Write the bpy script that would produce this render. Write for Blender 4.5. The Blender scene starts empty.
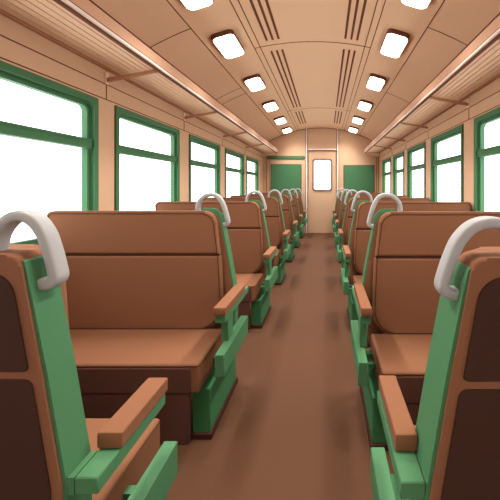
import bpy, bmesh, math
from mathutils import Vector
S = bpy.context.scene
COL = S.collection
EYE = 1.30
XL, XR = -1.78, 1.50          # inner faces of the side walls
YB, YF = -4.60, 8.98          # rear and far end of the carriage
XC = -0.155                   # centre of ceiling
XS = -0.18                    # centre of aisle

# ------------------------------------------------------------ materials
def lin(h):
    h = h.lstrip('#'); out = []
    for i in (0, 2, 4):
        c = int(h[i:i+2], 16)/255
        out.append(c/12.92 if c <= .04045 else ((c+.055)/1.055)**2.4)
    return (*out, 1)
def mat(name, hexcol, rough=.75, metal=0, spec=.15, mul=1.0, noise=.03, scale=8.0):
    m = bpy.data.materials.new(name); m.use_nodes = True
    nt = m.node_tree; b = nt.nodes['Principled BSDF']
    c = lin(hexcol); c = tuple(min(1, v*mul) for v in c[:3])
    tex = nt.nodes.new('ShaderNodeTexNoise'); tex.inputs['Scale'].default_value = scale
    tc = nt.nodes.new('ShaderNodeTexCoord'); nt.links.new(tc.outputs['Object'], tex.inputs['Vector'])
    mx = nt.nodes.new('ShaderNodeMix'); mx.data_type = 'RGBA'
    mx.inputs['A'].default_value = (*[v*(1-noise) for v in c], 1)
    mx.inputs['B'].default_value = (*[min(1, v*(1+noise)) for v in c], 1)
    nt.links.new(tex.outputs['Fac'], mx.inputs['Factor'])
    nt.links.new(mx.outputs['Result'], b.inputs['Base Color'])
    b.inputs['Roughness'].default_value = rough
    b.inputs['Metallic'].default_value = metal
    b.inputs['Specular IOR Level'].default_value = spec
    return m
def emit(name, col, s):
    m = bpy.data.materials.new(name); m.use_nodes = True; nt = m.node_tree
    b = nt.nodes['Principled BSDF']
    b.inputs['Base Color'].default_value = (.8, .8, .8, 1)
    b.inputs['Emission Color'].default_value = col
    b.inputs['Emission Strength'].default_value = s
    return m
def glass(name):
    m = bpy.data.materials.new(name); m.use_nodes = True; nt = m.node_tree; nt.nodes.clear()
    o = nt.nodes.new('ShaderNodeOutputMaterial'); t = nt.nodes.new('ShaderNodeBsdfTransparent')
    g = nt.nodes.new('ShaderNodeBsdfGlossy'); g.inputs['Roughness'].default_value = .05
    t.inputs['Color'].default_value = (.97, .98, .98, 1)
    mx = nt.nodes.new('ShaderNodeMixShader'); mx.inputs[0].default_value = .03
    nt.links.new(t.outputs[0], mx.inputs[1]); nt.links.new(g.outputs[0], mx.inputs[2])
    nt.links.new(mx.outputs[0], o.inputs[0]); return m

M = dict(
    wall=mat('tan_panel', '#caa585', noise=.012),
    ceil=mat('ceiling_tan', '#e6bf9b', noise=.012),
    seam=mat('seam_brown', '#5a3524', noise=.02),
    rack=mat('rack_tan', '#e8c2a3', noise=.012),
    lip=mat('rack_lip_tan', '#c3977a', noise=.012),
    front=mat('seat_front_shade', '#55352a', noise=.015),  # darker than the upholstery: shade on the seat fronts put into the colour
    bracket=mat('rack_brown', '#b07f60', noise=.012),
    slot=mat('slot_brown', '#6e4430', noise=.02),
    cream=mat('cream_trim', '#e4d2c6', noise=.01),
    floor=mat('floor_brown', '#503321', rough=.8, noise=.015, scale=3),
    fabric=mat('brown_upholstery', '#7a5037', rough=.85, noise=.015),
    dark=mat('dark_brown_panel', '#3b241b', rough=.85, noise=.015),
    pipe=mat('dark_piping', '#3a1f15', noise=.01),
    green=mat('green_enamel', '#44704c', rough=.6, noise=.012),
    dgreen=mat('dark_green_enamel', '#376a43', rough=.6, noise=.012),
    steel=mat('grey_handle', '#9a9896', rough=.5, spec=.3, noise=.01),
    lens=emit('lamp_diffuser', (1, .97, .93, 1), 9.0),
    glass=glass('window_glass'),
)

# ------------------------------------------------------------ mesh helpers
def finish(bm, ang=38):
    bmesh.ops.recalc_face_normals(bm, faces=bm.faces)
    a = math.radians(ang)
    for f in bm.faces: f.smooth = True
    for e in bm.edges:
        e.smooth = (len(e.link_faces) == 2 and e.calc_face_angle(0) < a
                    and not any(len(f.verts) > 4 or f.calc_area() > .004 for f in e.link_faces))
def obj(name, bm, m, parent=None, ang=38):
    finish(bm, ang)
    me = bpy.data.meshes.new(name); bm.to_mesh(me); bm.free()
    me.materials.append(m)
    o = bpy.data.objects.new(name, me); COL.objects.link(o)
    if parent is not None: o.parent = parent
    return o
def tag(o, label, cat=None, group=None, kind=None):
    o['label'] = label
    if cat: o['category'] = cat
    if group: o['group'] = group
    if kind: o['kind'] = kind
    return o
def empty(name, loc=(0, 0, 0)):
    o = bpy.data.objects.new(name, None); COL.objects.link(o); o.location = loc
    o.empty_display_size = .1
    return o
def box(bm, x0, x1, y0, y1, z0, z1, bev=0, seg=2):
    if x0 > x1: x0, x1 = x1, x0
    if y0 > y1: y0, y1 = y1, y0
    if z0 > z1: z0, z1 = z1, z0
    v = [bm.verts.new((x, y, z)) for x in (x0, x1) for y in (y0, y1) for z in (z0, z1)]
    fs = [bm.faces.new([v[i] for i in q]) for q in
          ((0, 1, 3, 2), (4, 6, 7, 5), (0, 4, 5, 1), (2, 3, 7, 6), (0, 2, 6, 4), (1, 5, 7, 3))]
    if bev:
        es = list({e for f in fs for e in f.edges})
        bmesh.ops.bevel(bm, geom=es, offset=bev, segments=seg, affect='EDGES', profile=.5)
    return bm
def prism(bm, pts, y0, y1, bev=0, seg=3, axis='y', both=True):
    """outline pts (a,b) in XZ (axis y) / YZ (axis x) / XY (axis z), extruded."""
    def P(a, b, c):
        return {'y': (a, c, b), 'x': (c, a, b), 'z': (a, b, c)}[axis]
    A = [bm.verts.new(P(a, b, y0)) for a, b in pts]
    B = [bm.verts.new(P(a, b, y1)) for a, b in pts]
    fa = bm.faces.new(A); fb = bm.faces.new(B[::-1])
    n = len(pts)
    for i in range(n):
        bm.faces.new((A[i], A[(i+1) % n], B[(i+1) % n], B[i]))
    if bev:
        es = set(fa.edges)
        if both: es |= set(fb.edges)
        bmesh.ops.bevel(bm, geom=list(es), offset=bev, segments=seg, affect='EDGES', profile=.5)
    return bm
def rpoly(corners, n=7):
    """polygon with per-corner radius: list of (x, z, r)."""
    out = []; N = len(corners)
    for i, (x, z, r) in enumerate(corners):
        p = Vector((x, z)); a = Vector(corners[i-1][:2])-p; b = Vector(corners[(i+1) % N][:2])-p
        if r <= 0: out.append((x, z)); continue
        a.normalize(); b.normalize()
        th = a.angle(b); t = r/math.tan(th/2)
        pa = p+a*t; pb = p+b*t; c = p+(a+b).normalized()*(r/math.sin(th/2))
        va = pa-c; vb = pb-c; tot = va.angle_signed(vb)
        for k in range(n+1):
            q = -tot*k/n
            out.append((c.x+va.x*math.cos(q)-va.y*math.sin(q), c.y+va.x*math.sin(q)+va.y*math.cos(q)))
    return out
def rrect(x0, x1, z0, z1, r, n=6):
    return rpoly([(x0, z0, r), (x1, z0, r), (x1, z1, r), (x0, z1, r)], n)
def ring(bm, outer, inner, c0, c1, axis):
    def P(p, c):
        a, b = p
        return {'y': (a, c, b), 'x': (c, a, b), 'z': (a, b, c)}[axis]
    n = len(outer)
    V = [[bm.verts.new(P(p, c)) for p in L] for L in (outer, inner) for c in (c0, c1)]
    o0, o1, i0, i1 = V
    for k in range(n):
        j = (k+1) % n
        bm.faces.new((o0[k], o0[j], o1[j], o1[k])); bm.faces.new((i0[j], i0[k], i1[k], i1[j]))
        bm.faces.new((o0[j], o0[k], i0[k], i0[j])); bm.faces.new((o1[k], o1[j], i1[j], i1[k]))
    return bm
def sweep(bm, path, a, b, side, n=10, p=2.0, closed=False):
    """superellipse section (a along in-plane normal, b along `side`) swept along path"""
    rings = []; N = len(path); side = Vector(side)
    for i, q in enumerate(path):
        q = Vector(q)
        if closed: t = Vector(path[(i+1) % N])-Vector(path[i-1])
        else: t = Vector(path[min(i+1, N-1)])-Vector(path[max(i-1, 0)])
        t.normalize(); nn = t.cross(side).normalized(); sd = nn.cross(t).normalized()
        R = []
        for k in range(n):
            th = 2*math.pi*k/n; c, s = math.cos(th), math.sin(th)
            R.append(bm.verts.new(q+nn*a*math.copysign(abs(c)**(2/p), c)+sd*b*math.copysign(abs(s)**(2/p), s)))
        rings.append(R)
    for i in range(N if closed else N-1):
        A, B = rings[i], rings[(i+1) % N]
        for k in range(n):
            j = (k+1) % n; bm.faces.new((A[k], A[j], B[j], B[k]))
    if not closed:
        bm.faces.new(rings[0][::-1]); bm.faces.new(rings[-1])
    return bm
def catmull(P, n=6):
    P = [Vector(p) for p in P]; Q = [2*P[0]-P[1]]+P+[2*P[-1]-P[-2]]; out = []
    for i in range(1, len(Q)-2):
        for k in range(n):
            t = k/n
            out.append(.5*((2*Q[i])+(Q[i+1]-Q[i-1])*t+(2*Q[i-1]-5*Q[i]+4*Q[i+1]-Q[i+2])*t*t+(3*Q[i]-Q[i-1]-3*Q[i+1]+Q[i+2])*t**3))
    out.append(P[-1]); return out
def BM(): return bmesh.new()

# ------------------------------------------------------------ shell
o = obj('floor', box(BM(), XL-.1, XR+.1, YB-.1, YF+.1, -.08, 0), M['floor'])
tag(o, 'plain brown carriage floor running down the aisle', kind='structure')

Z_EDGE, Z_TOP = 2.49, 2.97
HW = (XR-XL)/2; XM = (XR+XL)/2
RAD = (HW*HW+(Z_TOP-Z_EDGE)**2)/(2*(Z_TOP-Z_EDGE))
def zc(x): return Z_TOP-RAD+math.sqrt(RAD*RAD-(x-XM)**2)
NS = 40
arc = [(XL+(XR-XL)*i/NS) for i in range(NS+1)]
low = [(x, zc(x)) for x in arc]
up = [(XR+.1, Z_EDGE), (XR+.1, Z_TOP+.15), (XL-.1, Z_TOP+.15), (XL-.1, Z_EDGE)]
ceil = obj('ceiling', prism(BM(), low+up, YB-.1, YF+.1), M['ceil'])
tag(ceil, 'arched tan carriage ceiling with thin panel seams', kind='structure')
def long_seam(x, w=.007, y0=YB, y1=YF-.005):
    bm = BM(); s = (zc(x+.01)-zc(x-.01))/.02
    prism(bm, [(x-w/2, zc(x)-s*w/2+.01), (x-w/2, zc(x)-s*w/2-.003), (x+w/2, zc(x)+s*w/2-.003), (x+w/2, zc(x)+s*w/2+.01)], y0, y1)
    obj('panel_seam', bm, M['seam'], ceil)
for hw in (1.09, .665, .60):
    long_seam(XC-hw); long_seam(XC+hw)
def cross_seam(y, xa, xb, w=.008):
    bm = BM(); n = 14; xs = [xa+(xb-xa)*i/n for i in range(n+1)]
    prism(bm, [(x, zc(x)-.003) for x in xs]+[(x, zc(x)+.008) for x in xs[::-1]], y-w/2, y+w/2)
    obj('panel_seam', bm, M['seam'], ceil)
OUTL, OUTR = XC-1.09, XC+1.09
for y in (1.0, 2.93, 4.95): cross_seam(y, XL+.01, OUTL); cross_seam(y, OUTR, XR-.01)
cross_seam(4.68, XL+.01, OUTL)
for y in (.7, 3.65, 6.70): cross_seam(y, XC-.665, XC+.665)

# side walls with window openings
Z0W, Z1W = 0.90, 1.985
WL = [(-4.50, -3.31), (-3.11, -1.91), (-1.65, -.45), (-.19, 1.01), (1.27, 2.47), (2.68, 3.84), (4.13, 5.32), (5.60, 6.88), (7.10, 8.32)]  # windows wholly behind the viewer are added to light the seat fronts
WR = [(-4.51, -3.46), (-3.19, -2.14), (-1.87, -.82), (-.55, .50), (.80, 1.86), (2.13, 3.20), (3.47, 4.52), (4.79, 5.84), (6.11, 7.06), (7.36, 8.40)]
def side_wall(name, x0, x1, wins, label):
    bm = BM()
    box(bm, x0, x1, YB-.1, YF+.1, 0, Z0W)
    box(bm, x0, x1, YB-.1, YF+.1, Z1W, Z_EDGE)
    ys = [YB-.1]+[v for w in wins for v in w]+[YF+.1]
    for a, b in zip(ys[::2], ys[1::2]): box(bm, x0, x1, a, b, Z0W, Z1W)
    return tag(obj(name, bm, M['wall'], None), label, kind='structure')
wl = side_wall('wall_left', XL-.09, XL, WL, 'tan left carriage wall with the row of green framed windows')
wr = side_wall('wall_right', XR, XR+.09, WR, 'tan right carriage wall with the row of green framed windows')

def window(n, wall, s, y0, y1, label):
    """s=+1: room lies at +x of the wall"""
    root = empty('window_%d' % n, (wall, (y0+y1)/2, Z0W)); tag(root, label, kind='structure')
    ym = (y0+y1)/2
    def R(a, b, c, d, r): return rrect(a-ym, b-ym, c-Z0W, d-Z0W, r, 6)
    g = .042
    # outer frame, slightly proud of the wall
    obj('window_frame', ring(BM(), R(y0, y1, Z0W, Z1W, .012), R(y0+g, y1-g, Z0W+g, Z1W-g, .065), -s*.05, s*.014, 'x'), M['green'], root)
    # dark rubber gasket then inner sash
    obj('gasket', ring(BM(), R(y0+g-.003, y1-g+.003, Z0W+g-.003, Z1W-g+.003, .065), R(y0+g+.010, y1-g-.010, Z0W+g+.010, Z1W-g-.010, .058), -s*.052, -s*.006, 'x'), M['dgreen'], root)
    h = g+.008
    obj('sash', ring(BM(), R(y0+h, y1-h, Z0W+h, Z1W-h, .058), R(y0+h+.026, y1-h-.026, Z0W+h+.026, Z1W-h-.026, .045), -s*.060, -s*.018, 'x'), M['green'], root)
    zt = 1.628-Z0W; a, b = y0+h+.005-ym, y1-h-.005-ym
    tr = obj('transom_bar', box(BM(), -s*.062, s*.004, a, b, zt-.036, zt+.036, .004, 1), M['green'], root)
    bm = BM(); box(bm, -s*.055, s*.008, a+.01, b-.01, zt+.014, zt+.020)
    obj('bar_edge', bm, M['dgreen'], tr)
    obj('window_pane', box(BM(), -s*.075, -s*.070, y0+.02-ym, y1-.02-ym, .02, Z1W-Z0W-.02), M['glass'], root)
    # thin seam round the casing on the wall
    bm = BM(); e = .006
    ring(bm, R(y0-e, y1+e, Z0W-e, Z1W+e, .01), R(y0, y1, Z0W, Z1W, .01), 0, s*.004, 'x')
    obj('casing_line', bm, M['seam'], root)
    for q in root.children:
        if q.name.startswith('casing_line'): pass
n = 1
nthL = ['farthest behind the viewer, added for light', 'second behind the viewer, added for light', 'just behind the viewer, added for light', 'beside the viewer', 'nearest in view, cut by the frame edge', 'second along the wall', 'third along the wall', 'fourth along the wall', 'farthest, next to the end wall']
for (a, b), t in zip(WL, nthL):
    window(n, XL, 1, a, b, 'green framed window in the left wall, '+t); n += 1
nthR = ['farthest behind the viewer, added for light', 'third behind the viewer, added for light', 'second behind the viewer, added for light', 'just behind the viewer, added for light', 'beside the viewer', 'nearest in view, cut by the frame edge', 'second along the wall', 'third along the wall', 'fourth along the wall', 'farthest, next to the end wall']
for (a, b), t in zip(WR, nthR):
    window(n, XR, -1, a, b, 'green framed window in the right wall, '+t); n += 1

# wall line trims
tn = [1]
def trim(bm, m, label):
    o = obj('trim_%d' % tn[0], bm, m); tn[0] += 1
    return tag(o, label, kind='structure')
def wl_line(z, h=.006, d=.004):
    for x, s, nm in ((XL, 1, 'left'), (XR, -1, 'right')):
        trim(box(BM(), x, x+s*d, YB, YF-.03, z-h/2, z+h/2), M['seam'], 'thin brown panel line along the %s wall at %s' % (nm, 'window head' if z < 2.05 else 'rack foot'))
wl_line(2.008); wl_line(2.13)
PL = [1.14, 2.575, 3.985, 5.46, 6.99]; PR = [.65, 2.0, 3.335, 4.655, 5.975, 7.21]
for x, s, P, nm, w in ((XL, 1, PL, 'left', wl), (XR, -1, PR, 'right', wr)):
    for y in P:
        obj('panel_seam', box(BM(), x, x+s*.004, y-.003, y+.003, 2.01, 2.24), M['seam'], w)

# ------------------------------------------------------------ far end wall
def fx(px): return (px-326)/35.4
def fz(py): return EYE+(187-py)/35.4
DX0, DX1, DZ = fx(306.6), fx(337.6), fz(149.6)
bm = BM()
def wallpoly(xa, xb, z0):
    nn = 16; xs = [xa+(xb-xa)*i/nn for i in range(nn+1)]
    prism(bm, [(xa, z0), (xb, z0)]+[(x, zc(x)+.02) for x in xs[::-1]], YF, YF+.09)
wallpoly(XL, DX0, 0); wallpoly(DX1, XR, 0); wallpoly(DX0, DX1, DZ)
we = tag(obj('wall_back', bm, M['wall']), 'tan end wall of the carriage with arched top around the door', kind='structure')
bm = BM(); nn = 30; xs = [XL+(XR-XL)*i/nn for i in range(nn+1)]
prism(bm, [(x, zc(x)-.012) for x in xs]+[(x, zc(x)+.004) for x in xs[::-1]], YF-.012, YF)
trim(bm, M['seam'], 'brown arched line where ceiling meets the end wall')
def vline(px, z0, z1, m=M['seam'], w=.012): obj('panel_seam', box(BM(), fx(px)-w/2, fx(px)+w/2, YF-.006, YF, z0, z1), m, we)
vline(266.6, .0, 2.5); vline(270, .0, 2.13); vline(376.5, 0, 2.13); vline(380.2 if fx(380.2) < XR else 378.5, 0, 2.4)
obj('panel_seam', box(BM(), fx(266.6), DX0-.03, YF-.006, YF, 2.125, 2.137), M['seam'], we)
# white strips by the door
for px, nm in ((306.6, 'left'), (337.6, 'right')):
    x = fx(px)
    bm = BM(); box(bm, x-.022, x+.022, YF-.03, YF, 0, zc(x)-.003, .006, 1)
    t = trim(bm, M['cream'], 'cream vertical strip on the %s side of the end door' % nm)
    obj('strip_edge', box(BM(), x-.034, x-.022, YF-.02, YF, 0, zc(x)-.01), M['seam'], t)
    obj('strip_edge', box(BM(), x+.022, x+.034, YF-.02, YF, 0, zc(x)-.01), M['seam'], t)
bm = BM(); box(bm, DX0+.036, DX1-.036, YF-.03, YF, DZ-.02, DZ+.02, .006, 1)
t = trim(bm, M['cream'], 'cream horizontal strip above the end door')
obj('strip_edge', box(BM(), DX0+.036, DX1-.036, YF-.02, YF, DZ-.034, DZ-.022), M['seam'], t)
# door
dr = empty('door_1', ((DX0+DX1)/2, YF, 0)); tag(dr, 'tan sliding end door with rounded window', kind='structure')
ox = (DX0+DX1)/2
WX0, WX1, WZ0, WZ1 = fx(313.2)-ox, fx(331.4)-ox, fz(190.4), fz(159.6)
hwid = (DX1-DX0)/2-.001
# ring with matched vertices: outer rectangle projected from the rounded opening
inn = rrect(WX0, WX1, WZ0, WZ1, .06, 6)
def outer_of(p):
    cx, cz = (WX0+WX1)/2, (WZ0+WZ1)/2
    a, b = p[0], p[1]
    k = len(inn)
    return None
bm = BM()
box(bm, -hwid, WX0, .012, .05, 0.004, DZ-.001); box(bm, WX1, hwid, .012, .05, 0.004, DZ-.001)
box(bm, WX0, WX1, .012, .05, 0.004, WZ0); box(bm, WX0, WX1, .012, .05, WZ1, DZ-.001)
obj('door_leaf', bm, M['wall'], dr)
obj('window_surround', ring(BM(), rrect(WX0-.02, WX1+.02, WZ0-.02, WZ1+.02, .07), rrect(WX0+.012, WX1-.012, WZ0+.012, WZ1-.012, .06), -.004, .03, 'y'), M['seam'], dr)
obj('window_seal', ring(BM(), rrect(WX0, WX1, WZ0, WZ1, .06), rrect(WX0+.03, WX1-.03, WZ0+.03, WZ1-.03, .05), -.008, .02, 'y'), M['steel'], dr)
obj('window_pane', box(BM(), WX0, WX1, .03, .036, WZ0, WZ1), M['glass'], dr)
# green panels
def gpanel(px0, px1, py, z0, label):
    x0, x1 = fx(px0), fx(px1); r = empty('wall_panel', ((x0+x1)/2, YF, z0))
    tag(r, label, 'panel', 'green panels on the end wall'); w = (x1-x0)/2; h = fz(py)-z0
    obj('panel_board', box(BM(), -w, w, -.022, -.001, 0, h, .004, 1), M['green'], r)
    obj('panel_border', ring(BM(), rrect(-w-.014, w+.014, -.014, h+.014, .012), rrect(-w+.002, w-.002, .002, h-.002, .008), -.012, -.0005, 'y'), M['seam'], r)
gpanel(271.4, 301, 164.6, .95, 'square green panel on end wall left of the door')
gpanel(344, 374, 165.6, .95, 'square green panel on end wall right of the door')
r = empty('display_strip', ((fx(267.5)+fx(304.3))/2, YF, fz(158.9)))
tag(r, 'narrow green strip with brown border above the left green end panel', 'sign')
w = (fx(304.3)-fx(267.5))/2
obj('strip_face', box(BM(), -w+.01, w-.01, -.025, -.001, .0, .07), M['green'], r)
obj('strip_border', ring(BM(), rrect(-w, w, -.012, .082, .01), rrect(-w+.013, w-.013, .001, .069, .006), -.018, -.0005, 'y'), M['seam'], r)
# rear wall (behind the viewer)
bm = BM()
xs = [XL+(XR-XL)*i/nn for i in range(nn+1)]
prism(bm, [(XL, 0), (XR, 0)]+[(x, zc(x)+.02) for x in xs[::-1]], YB-.09, YB)
tag(obj('wall_front', bm, M['wall']), 'plain tan end wall behind the viewer', kind='structure')

# ------------------------------------------------------------ luggage racks
def rack(side, label):
    s = 1 if side == 'L' else -1
    w0 = XL if side == 'L' else XR
    yA, yB_ = YB+.05, 8.88
    r = empty('luggage_rack', (w0, 0, 2.15)); tag(r, label, 'luggage rack', 'luggage racks above the windows')
    def X(u): return s*u           # u: distance out from the wall
    D = .43; zr = .10              # rack plane above the root
    # slats
    for k in range(7):
        u = .045+k*.053
        obj('slat', box(BM(), X(u), X(u+.044), yA, yB_, zr, zr+.012, .002, 1), M['rack'], r)
    obj('back_rail', box(BM(), X(.004), X(.034), yA, yB_, zr-.008, zr+.012, .003, 1), M['bracket'], r)
    obj('backing_sheet', box(BM(), X(.034), X(D-.01), yA, yB_, zr+.013, zr+.018), M['bracket'], r)
    obj('front_rail', box(BM(), X(D-.03), X(D-.004), yA, yB_, zr-.010, zr+.03, .004, 1), M['slot'], r)
    obj('highlight_strip', box(BM(), X(D-.008), X(D+.010), yA, yB_, zr+.002, zr+.024, .004, 2), M['cream'], r)  # pale strip paints the highlight along the rail
    bm = BM(); box(bm, X(D-.012), X(D+.002), yA, yB_, zr+.03, zr+.115, .004, 1)
    lip = obj('front_lip', bm, M['lip'], r)
    obj('lip_edge', box(BM(), X(D-.010), X(D+.006), yA, yB_, zr+.113, zr+.120), M['seam'], lip)
    obj('lip_edge', box(BM(), X(D+.001), X(D+.0045), yA, yB_, zr+.027, zr+.032), M['seam'], lip)
    for y in (PL if side == 'L' else PR):
        bm = BM()
        pts = [(.004, .000), (.004, .030), (D-.02, zr+.0), (D-.02, zr-.022)]
        prism(bm, [(X(a), b) for a, b in pts], y-.011, y+.011)
        br = obj('bracket', bm, M['bracket'], r)
        obj('wall_plate', box(BM(), X(.0005), X(.010), y-.02, y+.02, -.02, zr-.022, .002, 1), M['rack'], br)
    bm = BM()
    prism(bm, [(X(.004), -.005), (X(.004), zr+.02), (X(D), zr+.115), (X(D), zr-.02)], yB_, yB_+.015)
    obj('end_plate', bm, M['rack'], r)
    return r
rack('L', 'long slatted tan luggage rack on the left wall above windows')
rack('R', 'long slatted tan luggage rack on the right wall above windows')

# ------------------------------------------------------------ ceiling lights and vents
def tilt(x): return -math.atan((zc(x+.01)-zc(x-.01))/.02)
LAMP_W = 15
def make_light():
    r = empty('ceiling_light')
    obj('lamp_housing', prism(BM(), rrect(-.118, .118, -.245, .245, .05, 6), -.045, .02, .006, 2, 'z'), M['slot'], r)
    obj('lamp_diffuser', prism(BM(), rrect(-.106, .106, -.233, .233, .045, 6), -.058, -.044, .006, 2, 'z'), M['lens'], r)
    L = bpy.data.lights.new('lamp_light', 'AREA'); L.shape = 'RECTANGLE'; L.size = .2; L.size_y = .44
    L.energy = LAMP_W; L.spread = math.radians(115); L.color = (1, .97, .93)
    lo = bpy.data.objects.new('lamp_light', L); COL.objects.link(lo); lo.parent = r; lo.location = (0, 0, -.062)
    return r
YS = [2.39, 3.38, 4.62, 5.92, 7.2, 8.4, 1.05, -1.7, -3.0]  # lamps behind the viewer are added, unseen, for frontal light on the seats
ordn = ['nearest visible', 'second nearest', 'third', 'fourth', 'fifth', 'farthest', 'overhead', 'just behind the viewer, added for light', 'second behind the viewer, added for light', 'third behind the viewer, added for light', 'fourth behind the viewer, added for light']
proto = make_light(); first = True
for sd, nm in ((-1, 'left'), (1, 'right')):
    for i, y in enumerate(YS):
        if first: o = proto; first = False
        else:
            o = proto.copy(); COL.objects.link(o)
            for c in [c for c in bpy.data.objects if c.parent == proto]:
                d = c.copy(); COL.objects.link(d); d.parent = o
        x = XC+sd*.885
        o.location = (x, y, zc(x)); o.rotation_euler = (0, tilt(x), 0)
        tag(o, 'white ceiling lamp in brown housing, %s in the %s row' % (ordn[i], nm), 'ceiling light', 'ceiling lamps in two rows')
for sd, nm in ((-1, 'left'), (1, 'right')):
    for (ya, yb), t in zip(((1.0, 3.53), (3.80, 6.52), (6.86, 8.2)), ('nearest, cut by the top edge', 'long middle one', 'short far one near the end wall')):
        x = XC+sd*.435; ym = (ya+yb)/2; L = (yb-ya)/2
        r = empty('ceiling_vent', (x, ym, zc(x))); r.rotation_euler = (0, tilt(x), 0)
        tag(r, 'three brown ceiling slots left of centre, '.replace('left', nm)+t, 'vent', 'slotted ceiling vents')
        obj('vent_plate', box(BM(), -.10, .10, -L-.03, L+.03, -.0015, .008), M['ceil'], r)
        for du in (-.066, 0, .066):
            obj('slot', prism(BM(), rrect(du-.012, du+.012, -L, L, .0118, 5), -.005, .006, 0, 2, 'z'), M['slot'], r)

# ------------------------------------------------------------ bench seats
def edge(z, top=.505):            # aisle edge of the green end frame (distance from aisle centre)
    P = [(.30, .407), (.62, .407), (.88, .452), (1.02, .480), (1.13, .503), (1.20, .505)]
    for (za, ua), (zb, ub) in zip(P, P[1:]):
        if z <= zb: return ua+(ub-ua)*max(0, (z-za))/(zb-za)
    return P[-1][1]
def make_seat(side, away, WU, arm=(-.03, .375), name='bench_seat', hz=0, gv=-.047, gtop=1.134, du=0, dz=0):
    """u outwards from aisle centre, v towards the sitter's front."""
    sx = -1 if side == 'L' else 1
    sy = 1 if away else -1
    r = empty(name)
    UM = (.46+WU)/2
    X = lambda u: sx*(u-UM); Y = lambda v: sy*v
    def bx(bm, u0, u1, v0, v1, z0, z1, b=0, s=2): return box(bm, X(u0), X(u1), Y(v0), Y(v1), z0, z1, b, s)
    def pr(corners, v0, v1, bev=0, seg=3, both=True):
        pts = rpoly(corners) if len(corners[0]) == 3 else corners
        return prism(BM(), [(X(a), b) for a, b in pts], Y(v0), Y(v1), bev, seg, 'y', both)
    TOP = 1.148
    # back shell
    ct = .035 if away else .075
    sh = [(edge(.30)+.009, .30, 0), (edge(.62)+.009, .62, 0), (edge(.88)+.009, .88, 0), (edge(1.13)+.009, 1.14, ct), (WU, 1.14, .02), (WU, .30, 0)]
    if away: sh = [(a, 1.148 if b == 1.14 else b, c) for a, b, c in sh]
    shell = obj('back_shell', pr(sh, -.13, -.045, .008, 4), M['fabric'], r, 14)
    i = .031
    up_p = [(edge(.9)+i, .886, .008), (edge(1.1)+i, 1.108, .06), (WU-i, 1.108, .04), (WU-i, .886, .008)]
    lo_p = [(edge(.34)+i, .34, .02), (edge(.62)+i, .62, .0), (edge(.868)+i, .868, .02), (WU-i, .868, .02), (WU-i, .34, .02)]
    for pp in (up_p, lo_p):
        obj('rear_panel', pr(pp, -.134, -.127, .003, 1), M['dark'], shell)
    # front cushions
    hc = [(.488, .876, 0), (.522, TOP, .075), (WU, TOP, .035), (WU, .876, 0)]
    head = obj('head_cushion', pr(hc, -.046, 0, .016, 3), M['fabric'], r)
    bc = [(.466, .395, .14), (.484, .868, 0), (WU, .868, 0), (WU, .395, 0)]
    back = obj('back_cushion', pr(bc, -.046, 0, .016, 3), M['fabric'], r)
    def piping(outl, par):
        pts = rpoly(outl); c = Vector((sum(p[0] for p in pts)/len(pts), sum(p[1] for p in pts)/len(pts)))
        q = []
        for a, b in pts:
            d = Vector((a, b)); d.x += .016*(1 if a < c.x else -1); d.y += .016*(1 if b < c.y else -1)
            q.append((X(d.x), Y(.0005), d.y))
        obj('piping', sweep(BM(), q, .0022, .0022, (0, 1, 0), 6, closed=True), M['pipe'], par)
    piping([(.466, .395, .14), (.484, .868, 0), (.522, TOP, .075), (WU, TOP, .035), (WU, .395, .02)], back)
    obj('seam_strip', bx(BM(), .495, WU-.005, -.03, -.006, .863, .880), M['pipe'], back)
    # green end frame: side strip with a hook over the top corner
    zs = [.30, .45, .62, .75, .88, 1.02, 1.09]
    bm = BM()
    if not away:
        outer = [(edge(z), z) for z in zs]+[(.500, 1.12), (.511, 1.144), (.530, 1.158), (.56, 1.163)]
        inner = [(.62, 1.163), (.62, 1.13), (.545, 1.125), (.528, 1.11), (.515, 1.06), (.50, .88), (.475, .70), (.458, .60), (.458, .30)]
        prism(bm, [(X(a), b) for a, b in outer+inner], Y(-.072), Y(-.047))
    o2 = [(edge(z), z) for z in zs]+([(.503, gtop-.004), (.508, gtop)] if away else [(.500, 1.112), (.508, 1.130)])
    i2 = [(edge(z)+.014, z) for z in zs[::-1]]
    prism(bm, [(X(a), b) for a, b in o2+i2], Y(-.124), Y(gv if away else -.071))
    ef = obj('end_frame', bm, M['green'], r)
    # grab handle
    P = [(.655, 1.125), (.660, 1.165), (.648, 1.205), (.614, 1.238), (.572, 1.250), (.530, 1.238), (.500, 1.200), (.481, 1.150), (.466, 1.095), (.462, 1.070), (.470, 1.056), (.485, 1.052), (.500, 1.056)]
    if away: P = [(.600, 1.135), (.605, 1.165), (.598, 1.205), (.574, 1.238), (.545, 1.250), (.513, 1.240), (.489, 1.210), (.474, 1.170), (.462, 1.125), (.459, 1.105), (.468, 1.092), (.484, 1.088), (.500, 1.090)]
    if away and side == 'R': P = [(.46+(a-.46)*1.28, b) for a, b in P]
    path = [(X(a), Y(-.085), z+hz) for a, z in [(q.x, q.y) for q in catmull([Vector((a, b)) for a, b in P], 5)]]
    obj('grab_handle', sweep(BM(), path, .0135, .021, (0, 1, 0), 16, 4.0), M['steel'], r)
    # seat cushion
    sc = obj('seat_cushion', bx(BM(), .462, WU, -.02, .395, .255, .405, .014, 3), M['fabric'], r)
    obj('piping', sweep(BM(), [(X(.466), Y(.0), .393), (X(.463), Y(.385), .393), (X(.474), Y(.395), .393), (X(WU-.01), Y(.395), .393)], .0025, .0025, (0, 0, 1), 6), M['pipe'], sc)
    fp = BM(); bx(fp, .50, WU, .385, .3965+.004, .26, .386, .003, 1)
    obj('front_shade', fp, M['front'], r)  # dark sheet painting the shaded front of the cushion
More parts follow.
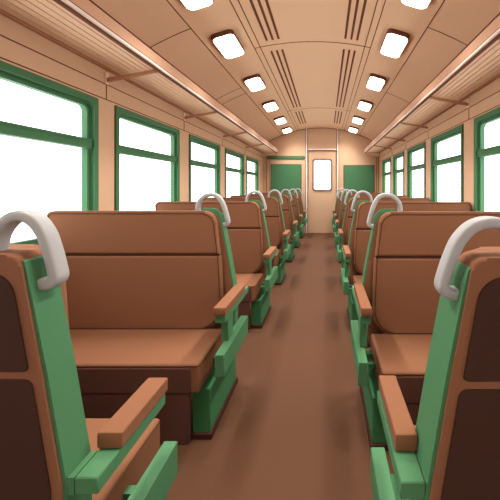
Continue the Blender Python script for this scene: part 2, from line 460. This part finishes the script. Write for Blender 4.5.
    obj('under_seat_shade', bx(BM(), .515, WU, .36, .398, .0, .256, .003, 1), M['front'], r)  # dark board painting the shadow below the cushion
    # plinth
    pl = obj('plinth', bx(BM(), .42, .512, -.12, .352, .028, .254, .003, 1), M['dgreen'], r)
    obj('plinth_shade', bx(BM(), .408, .516, -.13, .365, 0, .03, .003, 1), M['pipe'], r)  # dark strip painted as the shadow line where plinth meets floor
    # arm
    a0, a1 = arm
    obj('armrest_pad', bx(BM(), .333+1.6*du, .398+du, a0, a1, .640+dz, .682+dz, .005, 2), M['fabric'], r)
    bm = BM(); bx(bm, .338+du, .393+du, -.1225, a1-.008, .600+dz, .6395+dz, .003, 1)
    bx(bm, .393+du, .409+du, -.1225, -.048, .600+dz, .6395+dz)
    obj('arm_rail', bm, M['green'], r)
    pc = a0+(a1-a0)*.66
    if not away: obj('arm_post', bx(BM(), .348+du, .386+du, pc-.045, pc+.045, .468, .602+dz, .003, 1), M['green'], r)
    dr_ = .033 if away else 0
    bm = BM(); bx(bm, .325+du, .372+du, -.06, a1+.05, .355-dr_, .468-dr_, .003, 1)
    for v in (.05, .16):
        bx(bm, .350+du, .372+du, v, v+.03, .305, .36-dr_); bx(bm, .372+du, .47, v, v+.03, .305, .33)
    obj('side_rail', bm, M['green'], r)
    return r, UM
def copy_tree(o, parent=None):
    c = o.copy(); COL.objects.link(c)
    if parent: c.parent = parent
    for ch in [k for k in bpy.data.objects if k.parent == o]:
        copy_tree(ch, c)
    return c
WUL, WUR = XS-XL-.012, XR-XS-.012
PITCH = 1.285
# foreground benches, facing away from the viewer
r, um = make_seat('L', True, WUL, arm=(-.045, .19), hz=-.018); r.location = (XS-um, .845, 0)
tag(r, 'foreground left brown bench seen from behind, dark back panels and large grey hoop', 'bench seat', 'foreground benches facing away')
r, um = make_seat('R', True, WUR, arm=(-.045, .20), hz=-.03, gv=-.012, gtop=1.125, du=.018, dz=.022); r.location = (XS-.015+um, .81, 0)
tag(r, 'foreground right brown bench seen from behind, dark back panels and large grey hoop', 'bench seat', 'foreground benches facing away')
rows = ['first row facing the camera', 'second row facing the camera', 'third row facing the camera', 'fourth row facing the camera', 'fifth row facing the camera', 'last row before the end wall']
for side, WU, y1, nm in (('L', WUL, 2.0, 'left'), ('R', WUR, 1.93, 'right')):
    proto, um = make_seat(side, False, WU, du=0 if side == 'L' else .018, dz=0 if side == 'L' else .025)
    for i in range(6):
        o = proto if i == 0 else copy_tree(proto)
        o.location = (XS+(-um if side == 'L' else um-.01), y1+PITCH*i, 0)
        tag(o, 'brown cushioned bench with green arm %s of the aisle, %s' % (nm, rows[i]), 'bench seat', 'brown benches %s of the aisle' % nm)

# ------------------------------------------------------------ light
W = bpy.data.worlds.new('world'); S.world = W; W.use_nodes = True
bg = W.node_tree.nodes['Background']
bg.inputs['Color'].default_value = (1, 1, 1, 1); bg.inputs['Strength'].default_value = 5.3

# ------------------------------------------------------------ camera
cam = bpy.data.cameras.new('camera'); co = bpy.data.objects.new('camera', cam); COL.objects.link(co)
co.location = (0, 0, EYE); co.rotation_euler = (math.radians(90), 0, 0)
cam.sensor_width = 36; cam.lens = 318/500*36
cam.shift_x = -(326-250)/500; cam.shift_y = -(250-187)/500
cam.clip_start = .02
S.camera = co
vs = S.view_settings
vs.view_transform = 'Standard'; vs.look = 'None'; vs.gamma = 1; vs.use_curve_mapping = False
vs.exposure = 0.0
S.cycles.max_bounces = 14; S.cycles.diffuse_bounces = 10; S.cycles.transparent_max_bounces = 12
